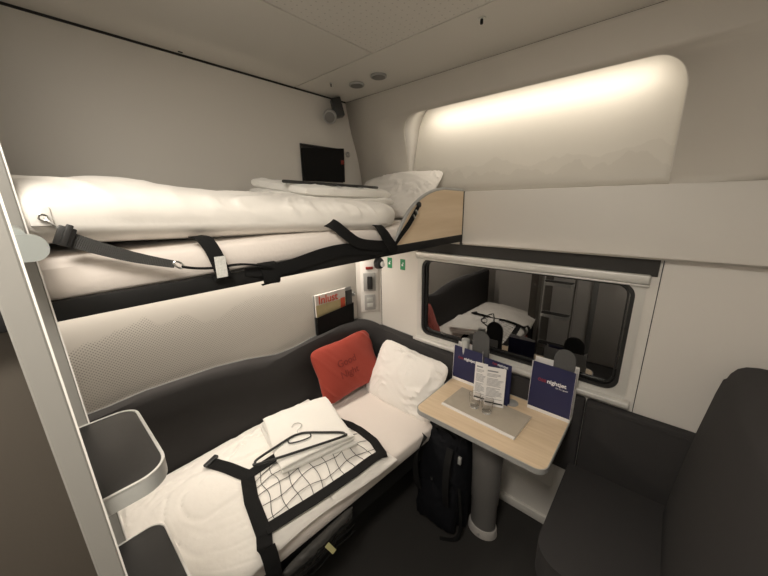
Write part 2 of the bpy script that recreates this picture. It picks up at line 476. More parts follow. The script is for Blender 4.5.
so = nb.modifiers.new('thick', 'SOLIDIFY'); so.thickness = .01; so.offset = -1
# dark joint following the curved seam on the left wall
bm = bmesh.new()
tube(bm, [(.003, prof(z)-.006, z) for z in [1.52+(2.295-1.52)*i/24 for i in range(25)]], .006, 6)
tube(bm, [(.004, -.6+2.03*i/8, H-.003) for i in range(9)], .0022, 6)
tube(bm, [(.0+XR*i/8, prof(H)-.006, H-.003) for i in range(9)], .006, 6)
struct('trim_2', bm, 'dark_gap')
# deep shelf box over the window, its front panel
bm = bmesh.new()
bx(bm, .735, XR, 1.540, 1.575, 1.507, 1.771, bev=.004)
struct('trim_3', bm, 'wall')
bm = bmesh.new(); bx(bm, .722, .7335, 1.5385, 1.574, 1.500, 1.772); bx(bm, .42, 1.545, 1.582, W+.02, 1.43, 1.512)
struct('trim_4', bm, 'dark_gap')
# lower window wall panels around the window opening
WX0, WX1, WZ0, WZ1 = .415, 1.520, .868, 1.43
bm = bmesh.new()
bx(bm, .106, WX0, W-.008, W+.04, 0, 1.56, bev=.0015, seg=1)
bx(bm, WX0, WX1, W-.008, W+.04, 0, WZ0)
bx(bm, WX0, WX1, W+.012, W+.04, WZ1, 1.56)
bx(bm, WX1, 1.553, W-.008, W+.04, 0, 1.56)
struct('wall_window', bm, 'wall', False)
struct('wall_window', box(1.556, XR, W-.008, W+.04, 0, 1.56, bev=.0015, seg=1), 'wall', False)
# angled corner panel
mt = Matrix.Translation((0, 1.452, 0)) @ Matrix.Rotation(math.atan2(.14, .106), 4, 'Z')
Ld = math.hypot(.14, .106)
struct('wall_corner', box(.001, Ld-.002, -.03, 0, 0, 1.56, bev=.0015, seg=1, mtx=mt @ Matrix.Scale(-1, 4, (0, 1, 0))), 'wall', False)
struct('baseboard_window', box(.1, XR, W-.024, W-.006, 0, .05, bev=.003), 'wall')
struct('wall_right', box(XR, XR+.05, YB, W+.05, 0, H), 'wall')
struct('wall_back', box(-.05, XR+.05, YB-.05, YB, 0, H), 'wall')
d = thing('door_1', '', 'door', (1.45, YB, 0)); del d['label']; del d['category']; d['kind'] = 'structure'
part('door_leaf', box(1.1, 1.8, YB, YB+.02, .01, 2.0, bev=.004), 'wall', d)
bm = bmesh.new()
bx(bm, 1.05, 1.1, YB, YB+.03, 0, 2.05, bev=.003); bx(bm, 1.8, 1.85, YB, YB+.03, 0, 2.05, bev=.003); bx(bm, 1.05, 1.85, YB, YB+.03, 2.0, 2.05, bev=.003)
part('door_frame', bm, 'grey', d)
bm = bmesh.new(); cyl(bm, (1.16, YB+.04, 1.02), (0, 1, 0), .01, .05); tube(bm, [(1.16, YB+.06, 1.02), (1.27, YB+.06, 1.02)], .009, 10)
part('door_handle', bm, 'steel', d)
# dark cabinet behind the ladder
struct('wall_cabinet', box(.60, .668, YB, -.034, 0, H-.003, bev=.002), 'closet', False)

# ------------------------------------------------------------------ window
w = thing('window_1', '', 'window', (.96, W, WZ0)); del w['label']; del w['category']; w['kind'] = 'structure'
fy = lambda u, v, d_: Vector((u, W-.012+d_, v))
bm = bmesh.new()
ring(bm, rrect(WX0, WX1, WZ0, WZ1, .004, 8), rrect(.447, 1.489, .902, 1.393, .055, 8), fy, .05)
part('window_frame', bm, 'metalframe', w)
bm = bmesh.new()
bx(bm, WX0, WX1+.006, W-.035, W-.008, 1.398, 1.436, bev=.006, seg=3)
bx(bm, WX0, WX1+.006, W-.030, W-.010, 1.388, 1.396, bev=.002)
part('blind_rail', bm, 'metalframe', w)
bm = bmesh.new()
bx(bm, WX0-.01, WX1+.02, W-.045, W-.008, .855, .880, bev=.006, seg=3)
part('window_sill', bm, 'metalframe', w)
bm = bmesh.new()
ring(bm, rrect(.440, 1.496, .895, 1.398, .06, 8), rrect(.462, 1.474, .918, 1.384, .05, 8), lambda u, v, d_: Vector((u, W-.006+d_, v)), .03)
ring(bm, rrect(.468, 1.468, .924, 1.380, .045, 8), rrect(.474, 1.462, .930, 1.376, .04, 8), lambda u, v, d_: Vector((u, W+.004+d_, v)), .02)
part('rubber_seal', bm, 'rubber', w)
part('pane', box(.445, 1.49, W+.016, W+.022, .90, 1.395), 'pane', w, False)
part('night_sheet', box(.40, 1.53, W+.10, W+.11, .85, 1.45), 'night', w, False)  # black sheet added behind the pane to stand for the night outside

# ------------------------------------------------------------------ upper bunk
ub = thing('upper_bunk', 'black framed upper bunk berth fixed high along the left wall', 'bunk bed', (.36, .65, 1.5))
bm = bmesh.new()
bx(bm, .715, .738, -.30, 1.538, 1.518, 1.556, bev=.004)
bx(bm, .02, .715, -.30, -.28, 1.518, 1.548, bev=.003); bx(bm, .02, .715, 1.50, 1.535, 1.518, 1.548, bev=.003)
part('bed_rail', bm, 'blk', ub)
part('bed_board', box(.02, .714, -.28, 1.50, 1.522, 1.545), 'blk', ub)
arc = [(1.532, 1.530), (1.532, 1.772), (1.345, 1.776)]
arc += [(p.x, p.y) for p in catmull([(1.345, 1.776, 0), (1.265, 1.766, 0), (1.18, 1.74, 0), (1.10, 1.695, 0), (1.045, 1.64, 0), (1.005, 1.575, 0), (.992, 1.530, 0)], 6)[1:]]
bm = bmesh.new(); prism(bm, arc, lambda u, v, w_: Vector((.718+w_, u, v)), .018)
ep = part('end_panel', bm, 'wood_end', ub, False)
bm = bmesh.new()
tube(bm, [(.727, u, v+.003) for u, v in arc[1:]], .0085, 8, flat=((1, 0, 0), .95))
part('edge_trim', bm, 'grey', ub)
# mattress & bedding
def slab(u, v, x0, x1, y0, y1, z):
    return ((x0+x1)/2+u*(x1-x0)/2, (y0+y1)/2+v*(y1-y0)/2, z), (0, 0, 1)
bm = bmesh.new()
def um(u, v):
    y = .6+v*.88
    sag = .0 if y > .5 else -.012*(.5-y)
    return (.375+u*.345, y, 1.592+sag), (0, 0, 1)
pad(bm, um, 40, 110, .044, 9, .005, 3, 1.5)
o = obj('mattress', bm, 'sheet'); tag(o, 'thin mattress in a pale pink-white sheet on the upper bunk', 'mattress')
umat = o
bm = bmesh.new()
def ud(u, v):
    y = .45+v*.68
    xe = .735-.02*math.sin(y*4)-(.16*((v-.62)/.38)**2 if v > .62 else 0)
    x = (xe+.05)/2+u*(xe-.05)/2
    return (x, y, 1.686-.030*v), (0, 0, 1)
pad(bm, ud, 130, 260, .072, 4.6, .026, 11, 2.0, hb=.058)
o = obj('duvet', bm, 'duvet'); tag(o, 'puffy white duvet laid along the upper bunk mattress', 'duvet'); ud_o = o
# pillow at far end leaning on the niche
def pillow(bm, mtx, lx, ly, h, seed, amp=.012, s=3.0, q=.75):
    def f(u, v):
        k = (1-.06*(1-abs(v))*(abs(u)**3))*(1-.09*abs(v)**8); k2 = (1-.06*(1-abs(u))*(abs(v)**3))*(1-.09*abs(u)**8)
        p = mtx @ Vector((u*lx/2*k, v*ly/2*k2, 0)); return p, mtx.to_3x3() @ Vector((0, 0, 1))
    pad(bm, f, 56, 56, h, 2.2, amp, seed, s, q=q)
bm = bmesh.new()
pillow(bm, frame_mtx((.37, 1.405, 1.758), (1, .10, .06), (0, .62, .60)), .54, .34, .055, 5, .024)
o = obj('pillow', bm, 'pillow'); tag(o, 'white pillow propped at the far end of the upper bunk', 'pillow', )
# bed linen pack folded on duvet
def folded(bm, mtx, lx, ly, hs, gap=.002, seed=0, amp=.004, r=5):
    z = 0
    for k, h in enumerate(hs):
        def f(u, v, z=z, h=h, k=k):
            jx = .006*math.sin(k*2.3+v*2); jy = .008*math.sin(k*1.7+u*2)
            return mtx @ Vector((u*lx/2+jx, v*ly/2+jy, z+h/2)), mtx.to_3x3() @ Vector((0, 0, 1))
        pad(bm, f, 36, 36, h/2*1.04, r, amp, seed+k, 2.5)
        z += h-gap
def towel_at(x, y):
    hit = bvh_of(ud_o).ray_cast(Vector((x, y, 3)), Vector((0, 0, -1))); return hit[0].z
zt = max(towel_at(a, b) for a in (.3, .5, .6) for b in (.72, .9, .95))
bm = bmesh.new(); folded(bm, frame_mtx((.47, .86, zt-.016), (1, .05, -.12), (0, 1, -.03)), .33, .46, (.030, .034), seed=4, amp=.012, r=8)
tw = obj('towel', bm, 'towel'); tag(tw, 'thick folded white towel set lying on the upper bunk duvet', 'towel')
t2 = thing('coat_hanger', 'black slim coat hanger lying on folded towels on upper bunk', 'hanger', (.45, .85, zt+.05))
def hanger(root, mtx, span=.40):
    a = span/2
    loop = [(-a, 0, 0), (-a+.01, -.012, 0), (0, -.014, 0), (a-.01, -.012, 0), (a, 0, 0), (a-.012, .018, 0), (.10, .058, 0), (.035, .088, 0), (0, .094, 0), (-.035, .088, 0), (-.10, .058, 0), (-a+.012, .018, 0)]
    bm = bmesh.new(); tube(bm, [mtx @ p for p in catmull(loop, 6, True)], .0052, 8, True)
    part('hanger_body', bm, 'plastic', root)
    bm = bmesh.new(); tube(bm, [mtx @ p for p in catmull([(-.05, .076, 0), (-.045, .052, 0), (0, .045, 0), (.045, .052, 0), (.05, .076, 0)], 6)], .003, 6)
    part('accessory_bar', bm, 'plastic', root)
    bm = bmesh.new(); tube(bm, [mtx @ p for p in catmull([(0, .094, 0), (0, .118, .002), (.016, .132, .002), (.026, .152, .002), (.012, .172, .002), (-.012, .168, .002), (-.02, .152, .002)], 6)], .0017, 6)
    part('hook', bm, 'steel', root)
ztw = bvh_of(tw)
def ztop(x, y): 
    h = ztw.ray_cast(Vector((x, y, 3)), Vector((0, 0, -1))); return h[0].z if h[0] else zt
hm = frame_mtx((.575, .82, ztop(.575, .82)+.006), (.10, 1, -.03), (-1, .1, .07))
hanger(t2, hm, .40)
# ribbon band round the towel with blue label
bm = bmesh.new()
for yy, dy in ((.86, .05), (.93, .01)):
    P = []
    for k in range(9):
        x = .47+.155*k/8; y = yy-dy*k/8; h = ztw.ray_cast(Vector((x, y, 3)), Vector((0, 0, -1)))
        P.append((x, y, (h[0].z if h[0] else zt+.02)+.003))
    ribbon(bm, P, (0, 1, 0), .012, .001)
o = part('paper_band', bm, 'alu', tw)
part('label', box(.640, .6435, .83, .88, zt-.030, zt-.016), 'blue_label', tw)

# ------------------------------------------------------------------ safety webbing of the upper bunk
def side_strap(name, label, P, side, w, m='web', rib=0, t=.003):
    bm = bmesh.new(); ribbon(bm, catmull(P, 14), side, w, t, rib); o = obj(name, bm, m); tag(o, label, 'strap'); return o
s = thing('safety_strap', 'grey ribbed webbing strap hooked from ladder eyelet down to upper bunk rail', 'strap', (.75, .12, 1.64))
bm = bmesh.new(); n = 120
P = [(.752, .045+(.208-.045)*i/n, 1.672-(1.672-1.598)*i/n-.006*math.sin(PI*i/n)) for i in range(n+1)]
ribbon(bm, P, (0, .25, 1), [.026-.010*(i/n)**1.5 for i in range(n+1)], .003, .0012); part('webbing', bm, 'web_rib', s)
bm = bmesh.new()
mt = frame_mtx((.753, .046, 1.674), (0, .9, -.42), (0, .42, .9))
bx(bm, -.008, .016, -.017, .017, -.006, .007, bev=.002, mtx=mt)
bx(bm, .000, .010, -.015, .022, .004, .012, bev=.002, mtx=mt)
part('buckle', bm, 'plastic', s)
bm = bmesh.new()
tube(bm, catmull([(.752, .048, 1.676), (.750, .042, 1.690), (.748, .035, 1.699), (.744, .031, 1.705)], 6), .0016, 6)
tube(bm, catmull([(.744, .031, 1.700), (.744, .024, 1.704), (.744, .027, 1.711), (.744, .035, 1.708)], 5, True), .0015, 6, True)
part('snap_hook', bm, 'steel', s)
bm = bmesh.new(); tube(bm, catmull([(.755, .206, 1.602), (.755, .213, 1.604), (.755, .224, 1.594), (.755, .218, 1.588), (.755, .209, 1.594)], 5, True), .0022, 6, True)
part('ring', bm, 'steel', s)
bm = bmesh.new(); tube(bm, catmull([(.755, .220, 1.591), (.757, .25, 1.583), (.757, .29, 1.578), (.757, .35, 1.577), (.757, .43, 1.560)], 6), .0032, 6)
part('cord', bm, 'web', s)
s = thing('retaining_strap', 'black webbing band with white label hanging over the upper bunk rail', 'strap', (.75, .3, 1.52))
bm = bmesh.new()
P = catmull([(.70, .275, 1.650), (.735, .282, 1.645), (.752, .292, 1.615), (.757, .300, 1.58), (.757, .305, 1.553), (.745, .303, 1.546), (.738, .300, 1.560)], 8)
ribbon(bm, P, (0, 1, 0), .034, .003); part('webbing', bm, 'web', s)
part('label', box(.7590, .7605, .288, .314, 1.553, 1.604, bev=.0005, seg=1), 'tag', s)
s = side_strap('webbing_loop', 'short black webbing loop wrapped under the middle of upper bunk rail', [(.73, .43, 1.567), (.744, .43, 1.56), (.747, .435, 1.535), (.744, .435, 1.512), (.73, .43, 1.509)], (0, 1, 0), .05)
bm = bmesh.new()
ribbon(bm, catmull([(.74, .365, 1.553), (.744, .42, 1.547), (.744, .50, 1.549), (.743, .62, 1.566), (.742, .72, 1.570), (.742, .80, 1.56), (.742, .90, 1.545), (.742, .96, 1.556)], 10), (0, 0, 1), [.02+.022*math.sin(PI*i/70) for i in range(71)], .003)
o = obj('webbing_strap', bm, 'web'); tag(o, 'long black webbing lying along the top of the upper bunk rail', 'strap')
side_strap('crossing_strap', 'black twisted strap crossing diagonally off the upper mattress edge', [(.70, .655, 1.668), (.735, .675, 1.655), (.750, .715, 1.620), (.750, .77, 1.588), (.748, .85, 1.572), (.747, .96, 1.560)], (0, .75, .62), .036)
side_strap('tie_down_strap', 'black strap draped over upper mattress edge beside the birch end panel', [(.70, .875, 1.640), (.735, .88, 1.640), (.750, .895, 1.615), (.752, .925, 1.580), (.750, .952, 1.550), (.744, .955, 1.53)], (0, .95, -.1), .044)
s = thing('end_strap', 'black strap bolted to the birch end panel of upper bunk', 'strap', (.75, 1.1, 1.6))
bm = bmesh.new(); ribbon(bm, catmull([(.742, 1.135, 1.712), (.748, 1.11, 1.69), (.750, 1.06, 1.640), (.750, 1.01, 1.60), (.748, .97, 1.562)], 12), (0, .6, -.8), [.012+.012*math.sin(PI*i/48) for i in range(49)], .003); part('webbing', bm, 'web', s)
bm = bmesh.new(); cyl(bm, (.742, 1.135, 1.712), (1, 0, 0), .012, .012, 20, bev=.003); part('bolt_cap', bm, 'plastic', s)
bm = bmesh.new()
bx(bm, -.011, .011, -.004, .004, -.003, .003, bev=.001, mtx=frame_mtx((.755, 1.102, 1.682), (0, .6, -.8), (0, .8, .6)))
bx(bm, -.010, .010, -.003, .003, -.003, .003, bev=.001, mtx=frame_mtx((.755, 1.085, 1.664), (0, .6, -.8), (0, .8, .6)))
part('buckle', bm, 'steel', s)
s = thing('strap_winder', 'round black winder with white button hanging below the upper bunk rail', 'winder', (.75, .875, 1.49))
bm = bmesh.new(); cyl(bm, (.745, .875, 1.500), (1, .1, .1), .021, .022, 28, bev=.004); part('housing', bm, 'plastic', s)
bm = bmesh.new(); cyl(bm, (.758, .882, 1.497), (1, .1, .1), .011, .006, 20, bev=.0015); part('button', bm, 'white', s)

# ------------------------------------------------------------------ ladder
ld = thing('ladder', 'fixed light grey ladder with dark treads at the left edge of the bunks', 'ladder', (.6, 0, 0))
for (x0, x1, y0, y1) in ((.986, 1.008, -.0225, .005), (.715, .740, -.020, .019)):
    bm = bmesh.new()
    pr_ = [(x0+.002, y0), (x1-.002, y0), (x1, y0+.002), (x1, y1-.003), (x1-.003, y1), (x0+.002, y1), (x0, y1-.002), (x0, y0+.002)]
    prism(bm, pr_, lambda u, v, w_: Vector((u, v-.014*(w_-.85), w_)), 1.95)
    st_ = part('stile', bm, 'rail_grey', ld, False)
    bm = bmesh.new(); prism(bm, [(x1-.007, y1-.001), (x1+.0006, y1-.001), (x1+.0006, y1+.0012), (x1-.007, y1+.0012)], lambda u, v, w_: Vector((u, v-.014*(w_-.85), w_)), 1.948)  # white sliver stands in for the bright highlight along the stile edge
    part('edge_highlight', bm, 'white', st_, False)
def step(x0, x1, z, y1=.088, ):
    yq = -.018
    pts = rrect(x0, x1, yq, y1, 0, 10, rs=(0, 0, .045, .035))
    bm = bmesh.new(); prism(bm, pts, lambda u, v, w_: Vector((u, v, z-.030+w_)), .029)
    st = part('rung', bm, 'alu', ld)
    bm = bmesh.new(); ring(bm, rrect(x0, x1, yq, y1, 0, 10, rs=(0, 0, .045, .035)), rrect(x0+.003, x1-.004, yq+.003, y1-.004, 0, 10, rs=(0, 0, .041, .031)), lambda u, v, w_: Vector((u, v, z-.002+w_)), .003)
    part('rung_rim', bm, 'metalframe', st)
    bm = bmesh.new(); prism(bm, rrect(x0+.004, x1-.005, yq+.004, y1-.005, 0, 10, rs=(0, 0, .040, .030)), lambda u, v, w_: Vector((u, v, z-.003+w_)), .003)
    part('tread', bm, 'tread', st)
LADX0, LADX1 = .74, .989
for z in (1.302, .99, .68, .37): step(LADX0, LADX1, z)
bm = bmesh.new()
prism(bm, rrect(-.045, .024, 1.644, 1.684, 0, 8, rs=(0, .019, .019, 0)), lambda u, v, w_: Vector((.835+w_, u, v)), .015)
prism(bm, rrect(-.045, .004, 1.659, 1.694, 0, 8, rs=(0, .012, .012, 0)), lambda u, v, w_: Vector((.738+w_, u, v)), .099)
part('bracket', bm, 'bracket', ld)
bm = bmesh.new(); bx(bm, .728, .7385, .012, .042, 1.690, 1.724, bev=.004); cyl(bm, (.740, .030, 1.707), (1, 0, 0), .006, .006, 20)
part('eyelet_plate', bm, 'white', ld)

# ------------------------------------------------------------------ lower berth
def xf(y): return .655+.075*(y-.3)
lb = thing('lower_bunk', 'dark upholstered lower bunk berth along the left wall', 'bunk bed', (.35, .65, 0))
def taper(bm, x0, dx, y0, y1, z0, z1, n=16):
    pts = [(x0, y0)]+[(xf(y0+(y1-y0)*i/n)+dx, y0+(y1-y0)*i/n) for i in range(n+1)]+[(x0, y1)]
    prism(bm, pts, lambda u, v, w_: Vector((u, v, z0+w_)), z1-z0)
bm = bmesh.new(); taper(bm, .02, .0, -.30, 1.55, .34, .455); part('bed_base', bm, 'blk', lb, False)
bm = bmesh.new(); bx(bm, .03, .45, -.30, 1.55, 0, .35); part('plinth', bm, 'blk', lb, False)
bm = bmesh.new()
P = [(xf(-.28+1.8*i/20)+.006, -.28+1.8*i/20, .452) for i in range(21)]
ribbon(bm, P, (0, 0, 1), .04, .012); part('bed_rail', bm, 'blk', lb)
# upholstered back running along the left wall, round the corner, along the window wall
def ztopu(y):
    P = [(-.35, .958), (.04, .960), (.15, .972), (.41, .963), (.545, .942), (.695, .905), (.80, .908), (.90, .925), (1.17, .947), (1.30, .935), (1.435, .905), (1.6, .885)]
    for (a, za), (b, zb) in zip(P, P[1:]):
        if y <= b: t = (y-a)/(b-a); t = t*t*(3-2*t) if False else t; return za+(zb-za)*t
    return .88
path = [(.0, -.30+1.60*i/40, None) for i in range(41)]
c0 = (.14, 1.31); 
for k in range(1, 9):
    a = PI-(PI/2)*k/8*1.0; path.append((c0[0]+.14*math.cos(a), 1.31+ .14*math.sin(a)+.0*k, None))
bm = bmesh.new()
# centre line of the visible front face (plan) with matching back face on the wall
front = [(.055, -.30+1.55*i/44) for i in range(45)]+[(.055+.17*(1-math.cos(PI/2*k/10)), 1.25+.27*math.sin(PI/2*k/10)) for k in range(1, 11)]+[(.25+.48*i/10, 1.52) for i in range(0, 11)]
back = [(.003, -.30+1.75*i/44) for i in range(45)]+[(.003+.09*math.sin(PI/2*k/10), 1.445+.13*k/10) for k in range(1, 11)]+[(.11+.62*i/10, 1.588) for i in range(0, 11)]
R = []
for (fx, fy_), (bx_, by_) in zip(front, back):
    s_ = fy_ if fx < .06 else None
    zt_ = ztopu(fy_) if fx < .06 else (ztopu(1.25)+(.878-ztopu(1.25))*min(1, (fx-.055)/.17) if fx < .25 else .878-.035*(fx-.25)/.48)
    f = Vector((fx, fy_, 0)); b_ = Vector((bx_, by_, 0)); d_ = (b_-f)
    R.append([bm.verts.new(f+Vector((0, 0, .45))), bm.verts.new(f+Vector((0, 0, zt_-.14))), bm.verts.new(f+d_*.04+Vector((0, 0, zt_-.035))), bm.verts.new(f+d_*.18+Vector((0, 0, zt_-.010))), bm.verts.new(f+d_*.45+Vector((0, 0, zt_))), bm.verts.new(b_+Vector((0, 0, zt_+.001))), bm.verts.new(b_+Vector((0, 0, .45)))])
for a, b_ in zip(R, R[1:]):
    for k in range(7): bm.faces.new((a[k], a[(k+1) % 7], b_[(k+1) % 7], b_[k]))
bm.faces.new(R[0]); bm.faces.new(R[-1][::-1])
part('back_cushion', bm, 'uph', lb)
bm = bmesh.new()
tube(bm, [Vector((f[0]+(b_[0]-f[0])*.93, f[1]+(b_[1]-f[1])*.93, r[5].co.z+.003 if False else 0)) for f, b_, r in []] or [(0.004, -.3, .962), (.004, .0, .962)], .002, 6)
bm.free()
bm = bmesh.new()
seam = []
for (fx, fy_), (bx_, by_) in zip(front, back):
    zt_ = ztopu(fy_) if fx < .06 else (ztopu(1.25)+(.878-ztopu(1.25))*min(1, (fx-.055)/.17) if fx < .25 else .878-.035*(fx-.25)/.48)
    seam.append((fx+(bx_-fx)*.96, fy_+(by_-fy_)*.96, zt_+.002))
tube(bm, seam, .0022, 6); part('edge_trim', bm, 'grey', lb)

bm = bmesh.new()
def lm(u, v):
    y = .62+v*.885; xe = xf(y)+.022
    return ((.06+xe)/2+u*(xe-.06)/2, y, .488), (0, 0, 1)
pad(bm, lm, 50, 110, .043, 10, .005, 8, 1.5)
o = obj('mattress', bm, 'sheet'); tag(o, 'mattress in a pale pink-white sheet on the lower berth', 'mattress'); lmat = o
bm = bmesh.new()
def ldv(u, v):
    y = .355+v*.60; xe = xf(y)+.050+.012*math.sin(y*9)
    x0 = .062
    x = (x0+xe)/2+u*(xe-x0)/2
    return (x, y, .572-.018*max(0, u)+.028*math.exp(-((x-.54)/.10)**2-((y-.64)/.22)**4)), (0, 0, 1)
pad(bm, ldv, 150, 230, .066, 3.0, .028, 21, 1.5, hb=.050)
ldo = obj('duvet', bm, 'duvet'); tag(ldo, 'white duvet spread over the lower berth beneath the black net', 'duvet')
BL = bvh_of(ldo, lmat)
def dz(x, y, off=.003, bv=None):
    h = (bv or BL).ray_cast(Vector((x, y, 2)), Vector((0, 0, -1)))
    return Vector((x, y, (h[0].z if h[0] else .46)+off))
def drape(a, b, n, off=.004, wig=0):
    out = []
    for i in range(n+1):
        t = i/n; x = a[0]+(b[0]-a[0])*t; y = a[1]+(b[1]-a[1])*t
        if wig: x += wig*math.sin(t*9+a[1]*20); y += wig*math.sin(t*7+a[0]*30)
        out.append(dz(x, y, off))
    # lift to convex-ish so bands bridge small hollows
    for _ in range(3):
        out = [out[0]]+[Vector((out[i].x, out[i].y, max(out[i].z, (out[i-1].z+out[i+1].z)/2))) for i in range(1, n)]+[out[-1]]
    return out
# white pillow and red pillow
bm = bmesh.new()
pillow(bm, frame_mtx((.470, 1.385, .668), (1, -.02, -.06), (0, .48, .80)), .52, .38, .055, 31, .024)
o = obj('pillow', bm, 'pillow'); tag(o, 'white pillow leaning in the window corner of the lower berth', 'pillow')
bm = bmesh.new()
rm_ = frame_mtx((.150, 1.210, .728), (.05, 1, .03), (-.38, 0, .88))
pillow(bm, rm_, .47, .345, .05, 17, .018, 2.2, q=.6)
rp = obj('cushion', bm, 'red'); tag(rp, 'brick red cushion with two lines of tonal lettering against the lower backrest', 'cushion')
RB = bvh_of(rp)
def onpillow(me_mtx):
    pass
for s_, yy in (('Good', .015), ('Night', -.055)):
    me = text('lettering', s_, .06, 'redtext', Matrix.Identity(4), None, ext=.0003, bold=.0008)
    nn = rm_.to_3x3() @ Vector((0, 0, 1))
    for v in me.vertices:
        p = rm_ @ Vector((v.co.x-.10, v.co.y+yy, .2)); h = RB.ray_cast(p, -nn)
        if h[0]: v.co = h[0]+nn*(.0015+v.co.z)
        else: v.co = p-nn*.15
    lo = link('lettering', me, rp)

# safety net over the duvet
sn = thing('safety_net', 'black webbing framed luggage net lying over the lower duvet', 'safety net', (.58, .62, .6))
def dzw(p, sdv, w, off):
    zz = [dz(p.x+sdv.x*w*k, p.y+sdv.y*w*k, 0).z for k in (-.55, -.3, 0, .3, .55)]
    return Vector((p.x, p.y, sum(sorted(zz)[-3:])/3*.5+max(zz)*.5+off))
def web(name, pts, w=.05, side=None, n=10, tail=()):
    P = []
    for a, b in zip(pts, pts[1:]): P += drape(a, b, n, .005)[:-1]
    P.append(dz(*pts[-1], .005))
    P = catmull(P[::2]+[P[-1]], 3)
    sd = []
    for i in range(len(P)):
        t = P[min(i+1, len(P)-1)]-P[max(i-1, 0)]; sd.append(Vector((-t.y, t.x, 0)).normalized())
    Q = [dzw(p, q_, w, .005) for p, q_ in zip(P, sd)]
    for _ in range(4):
        Q = [Q[0]]+[Vector((Q[i].x, Q[i].y, max(Q[i].z, (Q[i-1].z+Q[i+1].z)/2))) for i in range(1, len(Q)-1)]+[Q[-1]]
    for _ in range(3):
        Q = [Q[0]]+[Vector((Q[i].x, Q[i].y, (Q[i].z*2+Q[i-1].z+Q[i+1].z)/4)) for i in range(1, len(Q)-1)]+[Q[-1]]
    P = Q+[Vector(t_) for t_ in tail]; sd += [Vector((0, 1, 0))]*len(tail)
    bm = bmesh.new(); ribbon(bm, P, sd, w, .0035); return bm
TL = (.405, .415); TR = (.375, .925); BRc = (.705, .915); BLc = (.655, .350)
bm = web('strap', [(.205, .350), TL, (.52, .375), BLc, (.690, .333)], .052, tail=[(.716, .331, .612), (.733, .330, .588), (.742, .330, .55), (.742, .330, .50), (.735, .330, .45)])
part('strap', bm, 'web', sn)
bm = web('strap', [TL, (.40, .66), TR], .045); part('strap', bm, 'web', sn)
bm = web('strap', [TR, (.50, .955), (.62, .945), BRc, (.725, .90)], .042); part('strap', bm, 'web', sn)
bm = web('strap', [(BLc[0]-.005, BLc[1]+.01), (.675, .55), (.70, .75), (BRc[0], BRc[1])], .045); part('strap', bm, 'web', sn)
bm = bmesh.new(); q = dz(.20, .35, .012); bx(bm, -.010, .010, -.032, .032, -.006, .006, bev=.002, mtx=frame_mtx(q, (.9, .4, 0), (-.4, .9, 0)))
part('buckle', bm, 'plastic', sn)
NU, NV = 6, 11
def net_pt(a, b):  # a across 0..1 (top->bottom), b along
    t = Vector((*TL, 0)).lerp(Vector((*TR, 0)), b); q = Vector((*BLc, 0)).lerp(Vector((*BRc, 0)), b)
    return t.lerp(q, a)
for k in range(1, NV):
    P = []
    for i in range(25):
        a = i/24; p = net_pt(a, k/NV+.012*math.sin(a*12+k)); P.append(dz(p.x, p.y, .004))
    bm = bmesh.new(); tube(bm, P, .0013, 5); part('net_cord', bm, 'cord', sn)
for k in range(1, NU):
    P = []
    for i in range(45):
        b = i/44; p = net_pt(k/NU+.03*math.sin(b*14+k*1.3), b); P.append(dz(p.x, p.y, .004))
    bm = bmesh.new(); tube(bm, P, .0013, 5); part('net_cord', bm, 'cord', sn)

# folded towels and hanger on lower duvet
zb = max(dz(a, b, 0).z for a, b in ((.3, .8), (.45, .85), (.5, .62), (.38, .7)))
bm = bmesh.new(); folded(bm, frame_mtx((.385, .725, zb-.022), (.96, -.26, .0), (.26, .96, .0)), .37, .34, (.022, .024, .024), seed=9, amp=.006, r=6)
lt = obj('towel', bm, 'towel'); tag(lt, 'folded white towel set lying on the lower duvet under a hanger', 'towel')
LT = bvh_of(lt, ldo)
h1 = dz(.44, .66, .008, LT)
hg = thing('coat_hanger', 'black slim coat hanger lying on folded towels on lower berth', 'hanger', h1)
A_, B_ = Vector((.43, .455, 0)), Vector((.575, .79, 0))
dirx = (B_-A_).normalized()
hanger(hg, frame_mtx(((A_.x+B_.x)/2, (A_.y+B_.y)/2, max(dz(.43, .66, 0, LT).z, dz(.5, .62, 0, LT).z, dz(.45, .55, 0, LT).z)+.006), dirx, Vector((-dirx.y, dirx.x, 0))), .385)

# ------------------------------------------------------------------ under the lower berth
pp = thing('storage_pouch', 'grey plastic wrapped pack held by black straps under lower berth rail', 'storage pouch', (.70, .54, .28))
bm = bmesh.new()
def pf(u, v): return (.700+.015*v, .54+u*.17, .385+v*.07), (1, 0, -.15)
pad(bm, pf, 40, 24, .022, 4, .018, 12, 6); part('pack', bm, 'clearbag', pp)
for z in (.35, .385, .42):
    bm = bmesh.new(); ribbon(bm, [(.732, .38+.32*i/12, z+.008*math.sin(i)) for i in range(13)], (0, 0, 1), .008, .002); part('strap', bm, 'web', pp)
part('tag', box(-.010, .010, -.03, .03, -.001, .001, mtx=frame_mtx((.745, .56, .40), (.1, .6, .3), (.2, .4, -.9))), 'yellow', pp)
bm = bmesh.new(); pad(bm, lambda u, v: ((.672, .24+u*.075, .37+v*.085), (1, 0, 0)), 20, 20, .014, 4, .01, 2, 4)
o = obj('folded_blanket', bm, 'red'); tag(o, 'dark red folded fabric hanging beneath the near end of the lower berth rail', 'blanket')


